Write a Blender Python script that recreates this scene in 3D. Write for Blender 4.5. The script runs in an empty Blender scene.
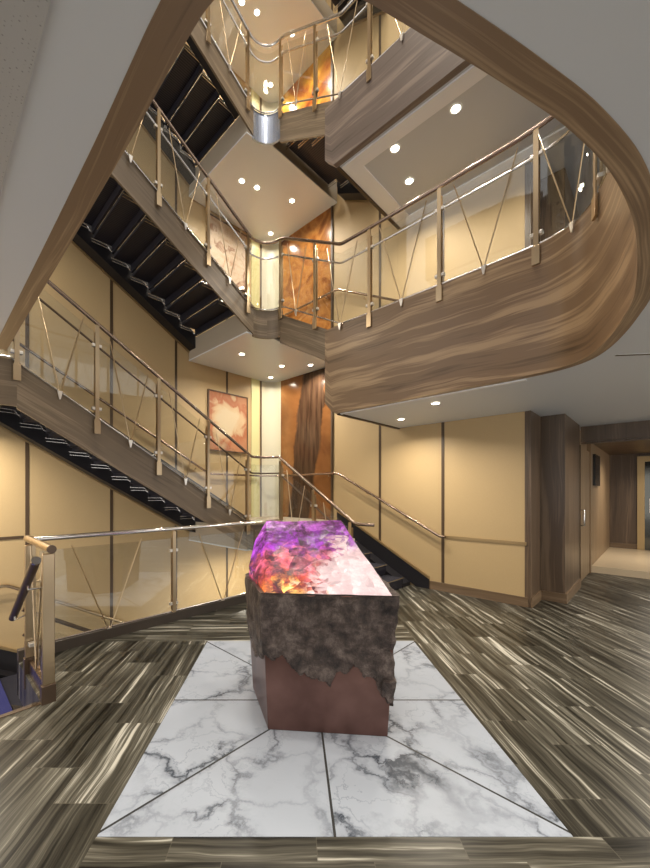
import bpy, bmesh, math, random
from mathutils import Vector, noise, Matrix
random.seed(4)
C = bpy.context.scene
R2 = math.sqrt(2)
# world axes follow the walls of the stairwell; the camera looks diagonally into its corner.
ROT = 0.0
TURN = -math.pi / 4        # floor pattern and plinth are laid along the diagonal

def W(u, v, z=0.0):
    return Vector((u, v, z))
def D(u, v, z=0.0):        # wall axes -> diagonal axes
    return Vector(((u - v) / R2, (u + v) / R2, z))
def U(x, y, z=0.0):        # diagonal axes -> wall axes
    return Vector(((x + y) / R2, (y - x) / R2, z))

# ------------------------------------------------------------------ materials
def new_mat(name):
    m = bpy.data.materials.new(name); m.use_nodes = True
    nt = m.node_tree
    return m, nt, nt.nodes, nt.links, nt.nodes['Principled BSDF']

def plain(name, col, rough=0.5, metal=0.0, emit=None, es=0.0, bump=None, spec=0.5):
    m, nt, N, L, b = new_mat(name)
    b.inputs['Base Color'].default_value = (*col, 1)
    b.inputs['Roughness'].default_value = rough
    b.inputs['Metallic'].default_value = metal
    b.inputs['Specular IOR Level'].default_value = spec
    if emit:
        b.inputs['Emission Color'].default_value = (*emit, 1)
        b.inputs['Emission Strength'].default_value = es
    tc = N.new('ShaderNodeTexCoord'); n = N.new('ShaderNodeTexNoise')
    n.inputs['Scale'].default_value = (bump or (40, 0.02))[0]
    L.new(tc.outputs['Object'], n.inputs['Vector'])
    bp = N.new('ShaderNodeBump'); bp.inputs['Strength'].default_value = (bump or (40, 0.02))[1]
    bp.inputs['Distance'].default_value = 0.01
    L.new(n.outputs['Fac'], bp.inputs['Height']); L.new(bp.outputs['Normal'], b.inputs['Normal'])
    return m

def ramp(N, stops, interp='LINEAR'):
    r = N.new('ShaderNodeValToRGB'); r.color_ramp.interpolation = interp
    e = r.color_ramp.elements
    e[0].position = stops[0][0]; e[0].color = (*stops[0][1], 1)
    e[1].position = stops[-1][0]; e[1].color = (*stops[-1][1], 1)
    for p, c in stops[1:-1]:
        k = e.new(p); k.color = (*c, 1)
    return r

def math_node(N, L, op, a, b=None, c=None):
    n = N.new('ShaderNodeMath'); n.operation = op
    for i, x in enumerate((a, b, c)):
        if x is None: continue
        if isinstance(x, (int, float)): n.inputs[i].default_value = x
        else: L.new(x, n.inputs[i])
    return n.outputs[0]

def wood(name, dark, mid, light, rough=0.35, sx=0.45, sy=9.0, seed=0.0, slant=0.0, vertical=False, cath=False):
    m, nt, N, L, b = new_mat(name)
    uv = N.new('ShaderNodeUVMap')
    mp = N.new('ShaderNodeMapping'); mp.inputs['Rotation'].default_value = (0, 0, slant)
    mp.inputs['Location'].default_value = (seed, seed * 1.7, 0)
    L.new(uv.outputs['UV'], mp.inputs['Vector'])
    wob = N.new('ShaderNodeTexNoise'); wob.inputs['Scale'].default_value = 0.9; wob.inputs['Detail'].default_value = 2
    L.new(mp.outputs['Vector'], wob.inputs['Vector'])
    mix = N.new('ShaderNodeVectorMath'); mix.operation = 'MULTIPLY_ADD'
    mix.inputs[1].default_value = (0.22, 0.22, 0) if cath else (0.12, 0.12, 0)
    L.new(wob.outputs['Color'], mix.inputs[0]); L.new(mp.outputs['Vector'], mix.inputs[2])
    def grain(fx, fy, det):
        q = N.new('ShaderNodeMapping'); q.inputs['Scale'].default_value = (fy, fx, 1) if vertical else (fx, fy, 1)
        L.new(mix.outputs[0], q.inputs['Vector'])
        n = N.new('ShaderNodeTexNoise'); n.inputs['Scale'].default_value = 1; n.inputs['Detail'].default_value = det
        n.inputs['Roughness'].default_value = 0.6
        L.new(q.outputs['Vector'], n.inputs['Vector']); return n.outputs['Fac']
    g1 = grain(sx, sy, 3); g2 = grain(sx * 2.5, sy * 7, 4)
    s = math_node(N, L, 'MULTIPLY_ADD', g2, 0.38, math_node(N, L, 'MULTIPLY', g1, 0.72))
    r = ramp(N, [(0.36, dark), (0.48, mid), (0.56, mid), (0.66, light)])
    L.new(s, r.inputs['Fac']); L.new(r.outputs['Color'], b.inputs['Base Color'])
    b.inputs['Roughness'].default_value = rough
    bp = N.new('ShaderNodeBump'); bp.inputs['Strength'].default_value = 0.06; bp.inputs['Distance'].default_value = 0.01
    L.new(s, bp.inputs['Height']); L.new(bp.outputs['Normal'], b.inputs['Normal'])
    return m

M = {}
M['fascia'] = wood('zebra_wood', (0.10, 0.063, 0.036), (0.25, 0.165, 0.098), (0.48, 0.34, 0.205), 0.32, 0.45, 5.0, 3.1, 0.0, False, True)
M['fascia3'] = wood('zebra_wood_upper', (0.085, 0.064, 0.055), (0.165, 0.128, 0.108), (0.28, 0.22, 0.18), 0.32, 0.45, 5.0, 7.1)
M['stringer'] = wood('grey_brown_wood', (0.085, 0.060, 0.038), (0.17, 0.125, 0.08), (0.29, 0.22, 0.145), 0.38, 0.5, 8.0, 1.2)
M['panel_wood'] = wood('walnut_panel', (0.045, 0.027, 0.016), (0.095, 0.062, 0.038), (0.17, 0.115, 0.072), 0.35, 0.35, 7.0, 2.2, 0, True)
M['panel_light'] = wood('oak_panel', (0.20, 0.125, 0.065), (0.27, 0.18, 0.10), (0.34, 0.235, 0.135), 0.4, 0.35, 10.0, 5.2, 0, True)
M['base_wood'] = wood('baseboard_wood', (0.10, 0.062, 0.034), (0.16, 0.105, 0.06), (0.22, 0.15, 0.09), 0.4, 0.5, 12.0, 6.2)
M['gold'] = plain('gold_trim', (0.42, 0.30, 0.15), 0.35, 0.7)
M['seam'] = plain('dark_seam', (0.075, 0.045, 0.022), 0.45)
M['ceiling'] = plain('grey_ceiling_paint', (0.68, 0.715, 0.75), 0.42, bump=(3, 0.0))
M['border'] = plain('white_ceiling_border', (0.85, 0.85, 0.86), 0.5)  # whiter than the grey, standing in for cove light on the upper soffit
M['taupe'] = plain('taupe_paint', (0.40, 0.34, 0.26), 0.5)
M['landing_under'] = plain('satin_landing_soffit', (0.78, 0.82, 0.86), 0.22)
M['edge_dark'] = plain('dark_brown_edge', (0.055, 0.043, 0.034), 0.4)
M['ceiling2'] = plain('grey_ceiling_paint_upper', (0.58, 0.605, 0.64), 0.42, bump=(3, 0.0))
M['black'] = plain('black_steel', (0.012, 0.011, 0.014), 0.45)
M['steel'] = plain('brushed_steel', (0.62, 0.60, 0.58), 0.25, 1.0)
M['chrome'] = plain('polished_chrome', (0.80, 0.78, 0.76), 0.12, 1.0)
M['bronze'] = plain('bronze_rail', (0.33, 0.25, 0.20), 0.25, 1.0)
M['dkbronze'] = plain('dark_bronze_rail', (0.11, 0.075, 0.052), 0.32, 0.6)
M['brass'] = plain('champagne_metal', (0.52, 0.40, 0.26), 0.28, 1.0)
M['white_clamp'] = plain('satin_clamp', (0.80, 0.76, 0.70), 0.3, 0.8)
M['blue_carpet'] = plain('blue_carpet', (0.012, 0.015, 0.10), 0.95, bump=(300, 0.5))
M['dark_carpet'] = plain('navy_black_carpet', (0.010, 0.010, 0.020), 0.9, bump=(300, 0.4))
M['deck_carpet'] = plain('brown_carpet', (0.10, 0.08, 0.06), 0.95, bump=(300, 0.4))
M['lamp'] = plain('lamp_lens', (1, 0.95, 0.85), 0.4, emit=(1.0, 0.90, 0.72), es=14)
M['ring'] = plain('lamp_ring', (0.8, 0.8, 0.78), 0.4)
M['tile'] = plain('cream_tile', (0.62, 0.50, 0.34), 0.3)
M['screen'] = plain('black_screen', (0.01, 0.01, 0.01), 0.15)
M['frame'] = plain('walnut_frame', (0.12, 0.07, 0.04), 0.4)
M['mirror'] = plain('dark_mirror', (0.10, 0.10, 0.09), 0.08, 1.0)
M['cowl'] = plain('corner_metal', (0.45, 0.52, 0.68), 0.25, 0.9)  # blue light on the upper corner stringer, put into the metal tint
M['cream'] = plain('cream', (0.8, 0.75, 0.65), 0.5)

def wall_mat():
    m, nt, N, L, b = new_mat('beige_fabric_panel')
    tc = N.new('ShaderNodeTexCoord')
    w = N.new('ShaderNodeTexNoise'); w.inputs['Scale'].default_value = 1
    mp = N.new('ShaderNodeMapping'); mp.inputs['Scale'].default_value = (90, 90, 260)
    L.new(tc.outputs['Object'], mp.inputs['Vector']); L.new(mp.outputs['Vector'], w.inputs['Vector'])
    r = ramp(N, [(0.3, (0.48, 0.345, 0.175)), (0.7, (0.52, 0.38, 0.197))])
    L.new(w.outputs['Fac'], r.inputs['Fac']); L.new(r.outputs['Color'], b.inputs['Base Color'])
    b.inputs['Roughness'].default_value = 0.55
    bp = N.new('ShaderNodeBump'); bp.inputs['Strength'].default_value = 0.03; bp.inputs['Distance'].default_value = 0.002
    L.new(w.outputs['Fac'], bp.inputs['Height']); L.new(bp.outputs['Normal'], b.inputs['Normal'])
    return m
M['wall'] = wall_mat()

def perf_mat():
    m, nt, N, L, b = new_mat('perforated_metal')
    tc = N.new('ShaderNodeTexCoord'); v = N.new('ShaderNodeTexVoronoi'); v.inputs['Scale'].default_value = 85
    v.inputs['Randomness'].default_value = 0.15
    L.new(tc.outputs['Object'], v.inputs['Vector'])
    r = ramp(N, [(0.22, (0.13, 0.13, 0.13)), (0.34, (0.50, 0.50, 0.49))])
    L.new(v.outputs['Distance'], r.inputs['Fac']); L.new(r.outputs['Color'], b.inputs['Base Color'])
    b.inputs['Roughness'].default_value = 0.45
    return m
M['perf'] = perf_mat()

def rib_mat():
    m, nt, N, L, b = new_mat('ribbed_black_step')
    uv = N.new('ShaderNodeUVMap'); w = N.new('ShaderNodeTexWave'); w.inputs['Scale'].default_value = 9
    w.bands_direction = 'X'
    L.new(uv.outputs['UV'], w.inputs['Vector'])
    r = ramp(N, [(0.35, (0.008, 0.008, 0.012)), (0.75, (0.035, 0.033, 0.05))])
    L.new(w.outputs['Fac'], r.inputs['Fac']); L.new(r.outputs['Color'], b.inputs['Base Color'])
    b.inputs['Roughness'].default_value = 0.5
    return m
M['rib'] = rib_mat()

def glass_mat(name, tint, ior=0.085):
    m = bpy.data.materials.new(name); m.use_nodes = True
    nt = m.node_tree; N = nt.nodes; L = nt.links; N.clear()
    o = N.new('ShaderNodeOutputMaterial'); t = N.new('ShaderNodeBsdfTransparent'); g = N.new('ShaderNodeBsdfGlossy')
    t.inputs['Color'].default_value = (*tint, 1); g.inputs['Roughness'].default_value = 0.0
    lw = N.new('ShaderNodeLayerWeight'); lw.inputs['Blend'].default_value = 0.5
    p5 = math_node(N, L, 'POWER', lw.outputs['Facing'], 4.0)
    fac = math_node(N, L, 'MULTIPLY_ADD', p5, 0.85, ior)
    tc = N.new('ShaderNodeTexCoord'); n = N.new('ShaderNodeTexNoise'); n.inputs['Scale'].default_value = 1.5
    x = N.new('ShaderNodeMixShader')
    L.new(fac, x.inputs[0]); L.new(t.outputs[0], x.inputs[1]); L.new(g.outputs[0], x.inputs[2]); L.new(x.outputs[0], o.inputs[0])
    return m
M['glass'] = glass_mat('clear_glass', (0.96, 0.97, 0.96), 0.05)
M['guard_glass'] = glass_mat('guard_glass', (0.96, 0.97, 0.96), 0.13)

def floor_mat():
    m, nt, N, L, b = new_mat('striped_stone_planks')
    tc = N.new('ShaderNodeTexCoord'); sp = N.new('ShaderNodeSeparateXYZ')
    L.new(tc.outputs['Object'], sp.inputs[0])
    X, Y = sp.outputs[0], sp.outputs[1]
    mn = lambda op, a, b_=None, c=None: math_node(N, L, op, a, b_, c)
    front = mn('LESS_THAN', Y, 1.609)
    # mitre of the front strip follows the left edge of the inlay
    front = mn('MULTIPLY', front, mn('GREATER_THAN', X, -0.852))
    back = mn('MULTIPLY', mn('GREATER_THAN', Y, 3.722), mn('LESS_THAN', X, 1.25))
    side = mn('MINIMUM', mn('ADD', front, back), 1.0)
    def mixv(a, b_, f):   # a*(1-f)+b*f
        return mn('ADD', mn('MULTIPLY', a, mn('SUBTRACT', 1.0, f)), mn('MULTIPLY', b_, f))
    p = mixv(Y, mn('ADD', X, 0.37), side); q = mixv(mn('ADD', X, 0.852 + 0.9), mn('ADD', Y, 0.0), side)
    q = mn('ADD', q, 30.0); p = mn('ADD', p, 30.0)
    Wd, Ln = 0.30, 0.62
    row = mn('FLOOR', mn('DIVIDE', q, Wd))
    pp = mn('ADD', mn('DIVIDE', p, Ln), mn('MULTIPLY', row, 0.37))
    col = mn('FLOOR', pp)
    idv = mn('ADD', mn('MULTIPLY', row, 17.13), mn('MULTIPLY', col, 5.71))
    wn = N.new('ShaderNodeTexWhiteNoise'); wn.noise_dimensions = '1D'; L.new(idv, wn.inputs['W'])
    rnd = wn.outputs['Value']
    cv = N.new('ShaderNodeCombineXYZ')
    L.new(p, cv.inputs[0]); L.new(q, cv.inputs[1]); L.new(mn('MULTIPLY', rnd, 9.0), cv.inputs[2])
    wob = N.new('ShaderNodeTexNoise'); wob.inputs['Scale'].default_value = 1.6; wob.inputs['Detail'].default_value = 3
    L.new(cv.outputs[0], wob.inputs['Vector'])
    ad = N.new('ShaderNodeVectorMath'); ad.operation = 'MULTIPLY_ADD'; ad.inputs[1].default_value = (0.1, 0.07, 0.0)
    L.new(wob.outputs['Color'], ad.inputs[0]); L.new(cv.outputs[0], ad.inputs[2])
    def st(sx, sy, d):
        mp = N.new('ShaderNodeMapping'); mp.inputs['Scale'].default_value = (sx, sy, 1); L.new(ad.outputs[0], mp.inputs['Vector'])
        n = N.new('ShaderNodeTexNoise'); n.inputs['Scale'].default_value = 1; n.inputs['Detail'].default_value = d; n.inputs['Roughness'].default_value = 0.62
        L.new(mp.outputs[0], n.inputs['Vector']); return n.outputs['Fac']
    a = st(0.7, 19, 3); c2 = st(1.6, 70, 4)
    f = mn('ADD', mn('MULTIPLY', a, 0.68), mn('MULTIPLY', c2, 0.34))
    f = mn('ADD', f, mn('MULTIPLY', mn('SUBTRACT', rnd, 0.5), 0.07))
    r = ramp(N, [(0.38, (0.006, 0.005, 0.003)), (0.455, (0.027, 0.0245, 0.018)), (0.53, (0.062, 0.057, 0.044)), (0.59, (0.12, 0.113, 0.09)), (0.67, (0.50, 0.485, 0.425))])
    L.new(f, r.inputs['Fac'])
    fr = mn('FRACT', mn('DIVIDE', q, Wd)); fp = mn('FRACT', pp)
    j = mn('MAXIMUM', mn('LESS_THAN', fr, 0.01), mn('LESS_THAN', fp, 0.006))
    mx = N.new('ShaderNodeMixRGB'); mx.inputs[2].default_value = (0.10, 0.09, 0.07, 1)
    L.new(mn('MULTIPLY', j, 0.6), mx.inputs[0]); L.new(r.outputs['Color'], mx.inputs[1])
    L.new(mx.outputs[0], b.inputs['Base Color']); b.inputs['Roughness'].default_value = 0.33
    b.inputs['Specular IOR Level'].default_value = 0.25
    return m
M['floor'] = floor_mat()

def marble_mat():
    m, nt, N, L, b = new_mat('white_veined_marble')
    tc = N.new('ShaderNodeTexCoord'); sp = N.new('ShaderNodeSeparateXYZ'); L.new(tc.outputs['Object'], sp.inputs[0])
    X, Y = sp.outputs[0], sp.outputs[1]
    mn = lambda op, a, b_=None, c=None: math_node(N, L, op, a, b_, c)
    # which of the eight triangles
    t1 = mn('GREATER_THAN', X, 0.0); t2 = mn('GREATER_THAN', Y, 0.0)
    t3 = mn('GREATER_THAN', mn('ABSOLUTE', X), mn('ABSOLUTE', Y))
    idv = mn('ADD', mn('ADD', t1, mn('MULTIPLY', t2, 2.0)), mn('MULTIPLY', t3, 4.0))
    cv = N.new('ShaderNodeCombineXYZ'); L.new(X, cv.inputs[0]); L.new(Y, cv.inputs[1]); L.new(mn('MULTIPLY', idv, 3.3), cv.inputs[2])
    wob = N.new('ShaderNodeTexNoise'); wob.inputs['Scale'].default_value = 2.6; wob.inputs['Detail'].default_value = 6; wob.inputs['Roughness'].default_value = 0.62
    L.new(cv.outputs[0], wob.inputs['Vector'])
    ad = N.new('ShaderNodeVectorMath'); ad.operation = 'MULTIPLY_ADD'; ad.inputs[1].default_value = (0.75, 0.75, 0)
    L.new(wob.outputs['Color'], ad.inputs[0]); L.new(cv.outputs[0], ad.inputs[2])
    v = N.new('ShaderNodeTexVoronoi'); v.feature = 'DISTANCE_TO_EDGE'; v.inputs['Scale'].default_value = 2.4; L.new(ad.outputs[0], v.inputs['Vector'])
    v2 = N.new('ShaderNodeTexVoronoi'); v2.feature = 'DISTANCE_TO_EDGE'; v2.inputs['Scale'].default_value = 5.5; L.new(ad.outputs[0], v2.inputs['Vector'])
    patch = N.new('ShaderNodeTexNoise'); patch.inputs['Scale'].default_value = 2.2; patch.inputs['Detail'].default_value = 3; L.new(cv.outputs[0], patch.inputs['Vector'])
    pr = ramp(N, [(0.42, (0, 0, 0)), (0.62, (1, 1, 1))]); L.new(patch.outputs['Fac'], pr.inputs['Fac'])
    r1 = ramp(N, [(0.0, (1, 1, 1)), (0.014, (0.8, 0.8, 0.8)), (0.05, (0.25, 0.25, 0.25)), (0.13, (0, 0, 0))]); L.new(v.outputs['Distance'], r1.inputs['Fac'])
    r2 = ramp(N, [(0.0, (1, 1, 1)), (0.04, (0, 0, 0))]); L.new(v2.outputs['Distance'], r2.inputs['Fac'])
    vein = mn('ADD', mn('MULTIPLY', r1.outputs[0], mn('MULTIPLY_ADD', pr.outputs[0], 0.85, 0.22)), mn('MULTIPLY', mn('MULTIPLY', r2.outputs[0], pr.outputs[0]), 0.35))
    vein = mn('MINIMUM', vein, 1.0)
    base = N.new('ShaderNodeMixRGB'); base.inputs[1].default_value = (0.36, 0.40, 0.47, 1); base.inputs[2].default_value = (0.05, 0.06, 0.08, 1)
    L.new(vein, base.inputs[0])
    d = mn('MINIMUM', mn('ABSOLUTE', X), mn('ABSOLUTE', Y))
    dd = mn('MULTIPLY', mn('ABSOLUTE', mn('SUBTRACT', mn('ABSOLUTE', X), mn('ABSOLUTE', Y))), 0.7071)
    jl = mn('LESS_THAN', mn('MINIMUM', d, dd), 0.0062)
    mx = N.new('ShaderNodeMixRGB'); mx.inputs[2].default_value = (0.04, 0.04, 0.04, 1)
    L.new(jl, mx.inputs[0]); L.new(base.outputs[0], mx.inputs[1]); L.new(mx.outputs[0], b.inputs['Base Color'])
    b.inputs['Roughness'].default_value = 0.36; b.inputs['Specular IOR Level'].default_value = 0.15
    return m
M['marble'] = marble_mat()

# ------------------------------------------------------------------ mesh builder
class MB:
    def __init__(s): s.v = []; s.f = []; s.m = []; s.uv = []
    def face(s, pts, mi=0, uvs=None):
        k = len(s.v); s.v += [Vector(p) for p in pts]; s.f.append(list(range(k, k + len(pts)))); s.m.append(mi); s.uv.append(uvs)
    def idx(s, verts, faces, mi=0, uvs=None):
        k = len(s.v); s.v += [Vector(p) for p in verts]
        for i, f in enumerate(faces): s.f.append([k + j for j in f]); s.m.append(mi); s.uv.append(uvs[i] if uvs else None)
    def box(s, a, b, mi=0):
        x0, x1 = sorted((a[0], b[0])); y0, y1 = sorted((a[1], b[1])); z0, z1 = sorted((a[2], b[2]))
        v = [(x0,y0,z0),(x1,y0,z0),(x1,y1,z0),(x0,y1,z0),(x0,y0,z1),(x1,y0,z1),(x1,y1,z1),(x0,y1,z1)]
        s.idx(v, [(0,3,2,1),(4,5,6,7),(0,1,5,4),(1,2,6,5),(2,3,7,6),(3,0,4,7)], mi)
    def hexa(s, lo, hi, mi=0):     # two matching quads
        n = len(lo)
        s.idx(list(lo) + list(hi), [tuple(reversed(range(n))), tuple(range(n, 2*n))] + [(i, (i+1) % n, n + (i+1) % n, n + i) for i in range(n)], mi)
    def tube(s, path, r, n=10, mi=0, cap=True, flat=1.0):
        P = [Vector(p) for p in path]; Q = [P[0]]
        for p in P[1:]:
            if (p - Q[-1]).length > 1e-5: Q.append(p)
        P = Q; rings = []; ref = None
        for i, p in enumerate(P):
            t = (P[min(i+1, len(P)-1)] - P[max(i-1, 0)]).normalized()
            if ref is None:
                ref = t.cross(Vector((0,0,1)))
                if ref.length < 1e-3: ref = t.cross(Vector((0,1,0)))
            ref = (ref - t * ref.dot(t)).normalized(); bi = t.cross(ref)
            rings.append([p + ref * (math.cos(2*math.pi*k/n) * r) + bi * (math.sin(2*math.pi*k/n) * r * flat) for k in range(n)])
        vs = [v for rg in rings for v in rg]; fs = []
        for i in range(len(P) - 1):
            for k in range(n):
                a = i*n + k; b_ = i*n + (k+1) % n
                fs.append((a, b_, b_ + n, a + n))
        if cap: fs += [tuple(reversed(range(n))), tuple(range((len(P)-1)*n, len(P)*n))]
        s.idx(vs, fs, mi)
    def cone(s, c, r0, r1, z0, z1, n=12, mi=0):
        lo = [(c[0] + r0*math.cos(2*math.pi*k/n), c[1] + r0*math.sin(2*math.pi*k/n), z0) for k in range(n)]
        hi = [(c[0] + r1*math.cos(2*math.pi*k/n), c[1] + r1*math.sin(2*math.pi*k/n), z1) for k in range(n)]
        s.hexa(lo, hi, mi)
    def build(s, name, mats, parent=None, base=(0,0,0), smooth=False, rot=None, kind=None, label=None, bevel=0):
        B = Vector(base)
        me = bpy.data.meshes.new(name); me.from_pydata([tuple(p - B) for p in s.v], [], s.f)
        if not isinstance(mats, (list, tuple)): mats = [mats]
        for m in mats: me.materials.append(M[m] if isinstance(m, str) else m)
        uvl = me.uv_layers.new(name='UVMap')
        for i, p in enumerate(me.polygons):
            p.material_index = s.m[i]; p.use_smooth = False
            n = p.normal; cu = s.uv[i]
            for j, li in enumerate(p.loop_indices):
                if cu: uvl.data[li].uv = cu[j]; continue
                c = s.v[s.f[i][j]]
                if abs(n.z) > 0.75: uvl.data[li].uv = (c.x, c.y)
                elif abs(n.x) > abs(n.y): uvl.data[li].uv = (c.y, c.z)
                else: uvl.data[li].uv = (c.x, c.z)
        me.update()
        o = bpy.data.objects.new(name, me); C.collection.objects.link(o)
        if smooth:
            for p in me.polygons: p.use_smooth = True
            me.set_sharp_from_angle(angle=math.radians(38))
        if bevel:
            md = o.modifiers.new('bevel', 'BEVEL'); md.width = bevel; md.segments = 2; md.limit_method = 'ANGLE'
        if parent: o.parent = parent
        else:
            r = ROT if rot is None else rot
            o.rotation_euler = (0, 0, r)
            o.location = B if r == ROT else U(*base)
        if kind: o['kind'] = kind
        if label: o['label'] = label
        return o

def thing(name, label, cat, base, group=None, rot=ROT):
    o = bpy.data.objects.new(name, None); C.collection.objects.link(o)
    o.location = Vector(base) if rot == ROT else U(*base)
    o.rotation_euler = (0, 0, rot); o.empty_display_size = 0.1
    o['label'] = label; o['category'] = cat
    if group: o['group'] = group
    return o
def tag(o, label, cat, group=None):
    o['label'] = label; o['category'] = cat
    if group: o['group'] = group
    return o

def fillet(path, r, n=5):
    P = [Vector(p) for p in path]; out = [P[0]]
    for i in range(1, len(P) - 1):
        a = P[i-1] - P[i]; b = P[i+1] - P[i]
        d = min(r, a.length * 0.45, b.length * 0.45)
        p0 = P[i] + a.normalized() * d; p1 = P[i] + b.normalized() * d
        for k in range(n + 1):
            t = k / n; out.append(p0 * (1-t)**2 + P[i] * 2*t*(1-t) + p1 * t*t)
    out.append(P[-1]); return out

def lerp_path(path, t):      # point and tangent at arc length t
    L = 0
    for a, b in zip(path, path[1:]):
        a = Vector(a); b = Vector(b); d = (b - a).length
        if L + d >= t or (b - Vector(path[-1])).length < 1e-6:
            return a + (b - a) * min(1, max(0, (t - L) / d)), (b - a).normalized()
        L += d
def sub_path(path, t0, t1):
    pts = [lerp_path(path, t0)[0]]; L = 0
    for a, b in zip(path, path[1:]):
        L += (Vector(b) - Vector(a)).length
        if t0 + 1e-4 < L < t1 - 1e-4: pts.append(Vector(b))
    pts.append(lerp_path(path, t1)[0]); return pts
def plen(path): return sum((Vector(b) - Vector(a)).length for a, b in zip(path, path[1:]))

# ------------------------------------------------------------------ numbers of the place
UW, VW = 5.58, 6.22              # right wall u, left wall v
CEIL = 2.556
DECK = [0.0, 3.62, 6.72, 9.85]
LAND = [0.96, 4.30, 7.37, 10.50]
UNDER = [0.60, 3.93, 6.98, 10.13]
SB = [5.87]                      # soffit of the third deck

# plan of the ceiling opening (outer edge of its wood rim)
O_ctl = [(0.37,3.45),(0.37,2.6),(0.37,1.8),(0.368,1.2),(0.364,0.95),(0.362,0.80),(0.368,0.67),(0.405,0.565),(0.48,0.478),(0.60,0.402),(0.79,0.320),(1.06,0.21),(1.33,0.113),(1.66,0.035),
         (2.1,0.0),(2.7,0.03),(3.04,0.10),(3.35,0.19),(3.62,0.30),(3.80,0.43),(3.91,0.62),(3.95,0.86),(3.96,1.2),(3.96,2.0),(3.96,3.1)]
def catmull(P, n=6):
    out = []
    for i in range(len(P) - 1):
        p0 = Vector(P[max(i-1, 0)]); p1 = Vector(P[i]); p2 = Vector(P[i+1]); p3 = Vector(P[min(i+2, len(P)-1)])
        for k in range(n):
            t = k / n
            out.append(0.5 * ((2*p1) + (p2-p0)*t + (2*p0-5*p1+4*p2-p3)*t*t + (3*p1-p0-3*p2+p3)*t**3))
    out.append(Vector(P[-1])); return out
O2 = catmull([(a, b, 0) for a, b in O_ctl])
def offset(P, d):
    out = []
    for i, p in enumerate(P):
        t = (P[min(i+1, len(P)-1)] - P[max(i-1, 0)]).normalized()
        out.append(p + Vector((-t.y, t.x, 0)) * d)
    return out
F2 = offset(O2, 0.075)           # towards the void
F2 = [Vector((min(p.x, 3.885), p.y, 0)) for p in F2]

# ------------------------------------------------------------------ floors
b = MB()
for (u0, u1, v0, v1) in ((-5, 13, -5, 0.92), (-5, 6.2, 0.92, 3.12), (0.60, UW, 3.12, 4.05), (3.95, UW, 4.05, 4.4), (6.2, 8.85, 0.92, 1.0)):
    zb = -0.30
    P = [D(u0, v0), D(u1, v0), D(u1, v1), D(u0, v1)]
    b.hexa([(p.x, p.y, zb) for p in P], [(p.x, p.y, 0) for p in P])
b.build('floor', 'floor', rot=TURN, kind='structure')
MC = (0.187, 2.665)
b = MB(); b.box((MC[0]-1.035, MC[1]-1.056, -0.02), (MC[0]+1.035, MC[1]+1.056, 0.002))
b.build('floor_inlay', 'marble', rot=TURN, base=(MC[0], MC[1], 0), kind='structure')
b = MB(); b.box((-1.6, 3.0, -3.8), (UW, VW, -3.5))
b.build('floor_lower', 'blue_carpet', kind='structure')

# ------------------------------------------------------------------ walls
def wall_left():
    b = MB(); b.box((-4, VW, -3.8), (UW + 0.15, VW + 0.15, 12.6), 0)
    for k in range(-4, 5):
        u = 1.03 + 1.11 * k
        b.box((u - 0.022, VW - 0.006, -3.8), (u + 0.022, VW + 0.01, 12.6), 1)
    for z in (0.88,): b.box((-4, VW - 0.008, z - 0.02 - 0.0), (-4.0 + 4.99, VW, z + 0.02), 1)
    return b.build('wall_left', ['wall', 'seam'], kind='structure')
wall_left()
def wall_right():
    b = MB(); b.box((UW, 1.25, -3.8), (UW + 0.15, VW, 12.6), 0)
    for k in range(0, 4):
        v = 2.346 + 1.09 * k - (0.04 if k == 2 else 0)
        if k < 3: b.box((UW - 0.006, v - 0.022, 0), (UW + 0.01, v + 0.022, 12.6), 1)
    for z in (0, DECK[1], DECK[2]):
        b.box((UW - 0.012, 1.25, z + 0.80), (UW, 2.33, z + 0.845), 2)
    return b.build('wall_right', ['wall', 'seam', 'gold'], kind='structure')
wall_right()
b = MB(); b.box((UW - 0.02, 1.23, 0), (UW, 2.56, 0.125)); b.build('baseboard_right', 'base_wood', kind='structure')
for z0, z1, nm in ((0, CEIL, 'wall_corner'), (DECK[1], SB[0], 'wall_corner_upper')):
    b = MB()
    b.box((UW - 0.004, 1.23, z0), (6.12, 1.25 + 0.02, z1)); b.box((UW-0.004, 1.2, z0), (6.12, 1.235, z1))
    b.box((6.12, 0.923, z0), (7.35, 1.25, z1))
    b.build(nm, 'panel_wood', kind='structure')
    b = MB(); b.box((6.10, 0.90, z0), (7.36, 0.923, z0 + 0.13)); b.box((6.10, 0.923, z0), (6.12, 1.185, z0 + 0.13)); b.box((UW-0.01, 1.185, z0), (6.12, 1.2, z0 + 0.13))
    b.build('baseboard_corner' if z0 == 0 else 'baseboard_corner_upper', 'base_wood', kind='structure')
    # wall past the door, far wall
    b = MB(); b.box((7.35, 0.99, z0), (7.52, 1.25, z1)); b.box((7.52, 0.99, z0 + 2.25), (8.75, 1.25, z1)); b.box((8.75, 0.93, z0), (12.3, 1.25, z1))
    b.build('wall_side' if z0 == 0 else 'wall_side_upper', 'panel_light', kind='structure')
    b = MB(); b.box((12.2, -5, z0), (12.4, 1.0, z1)); b.build('wall_far' if z0 == 0 else 'wall_far_upper', 'panel_wood', kind='structure')
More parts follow.
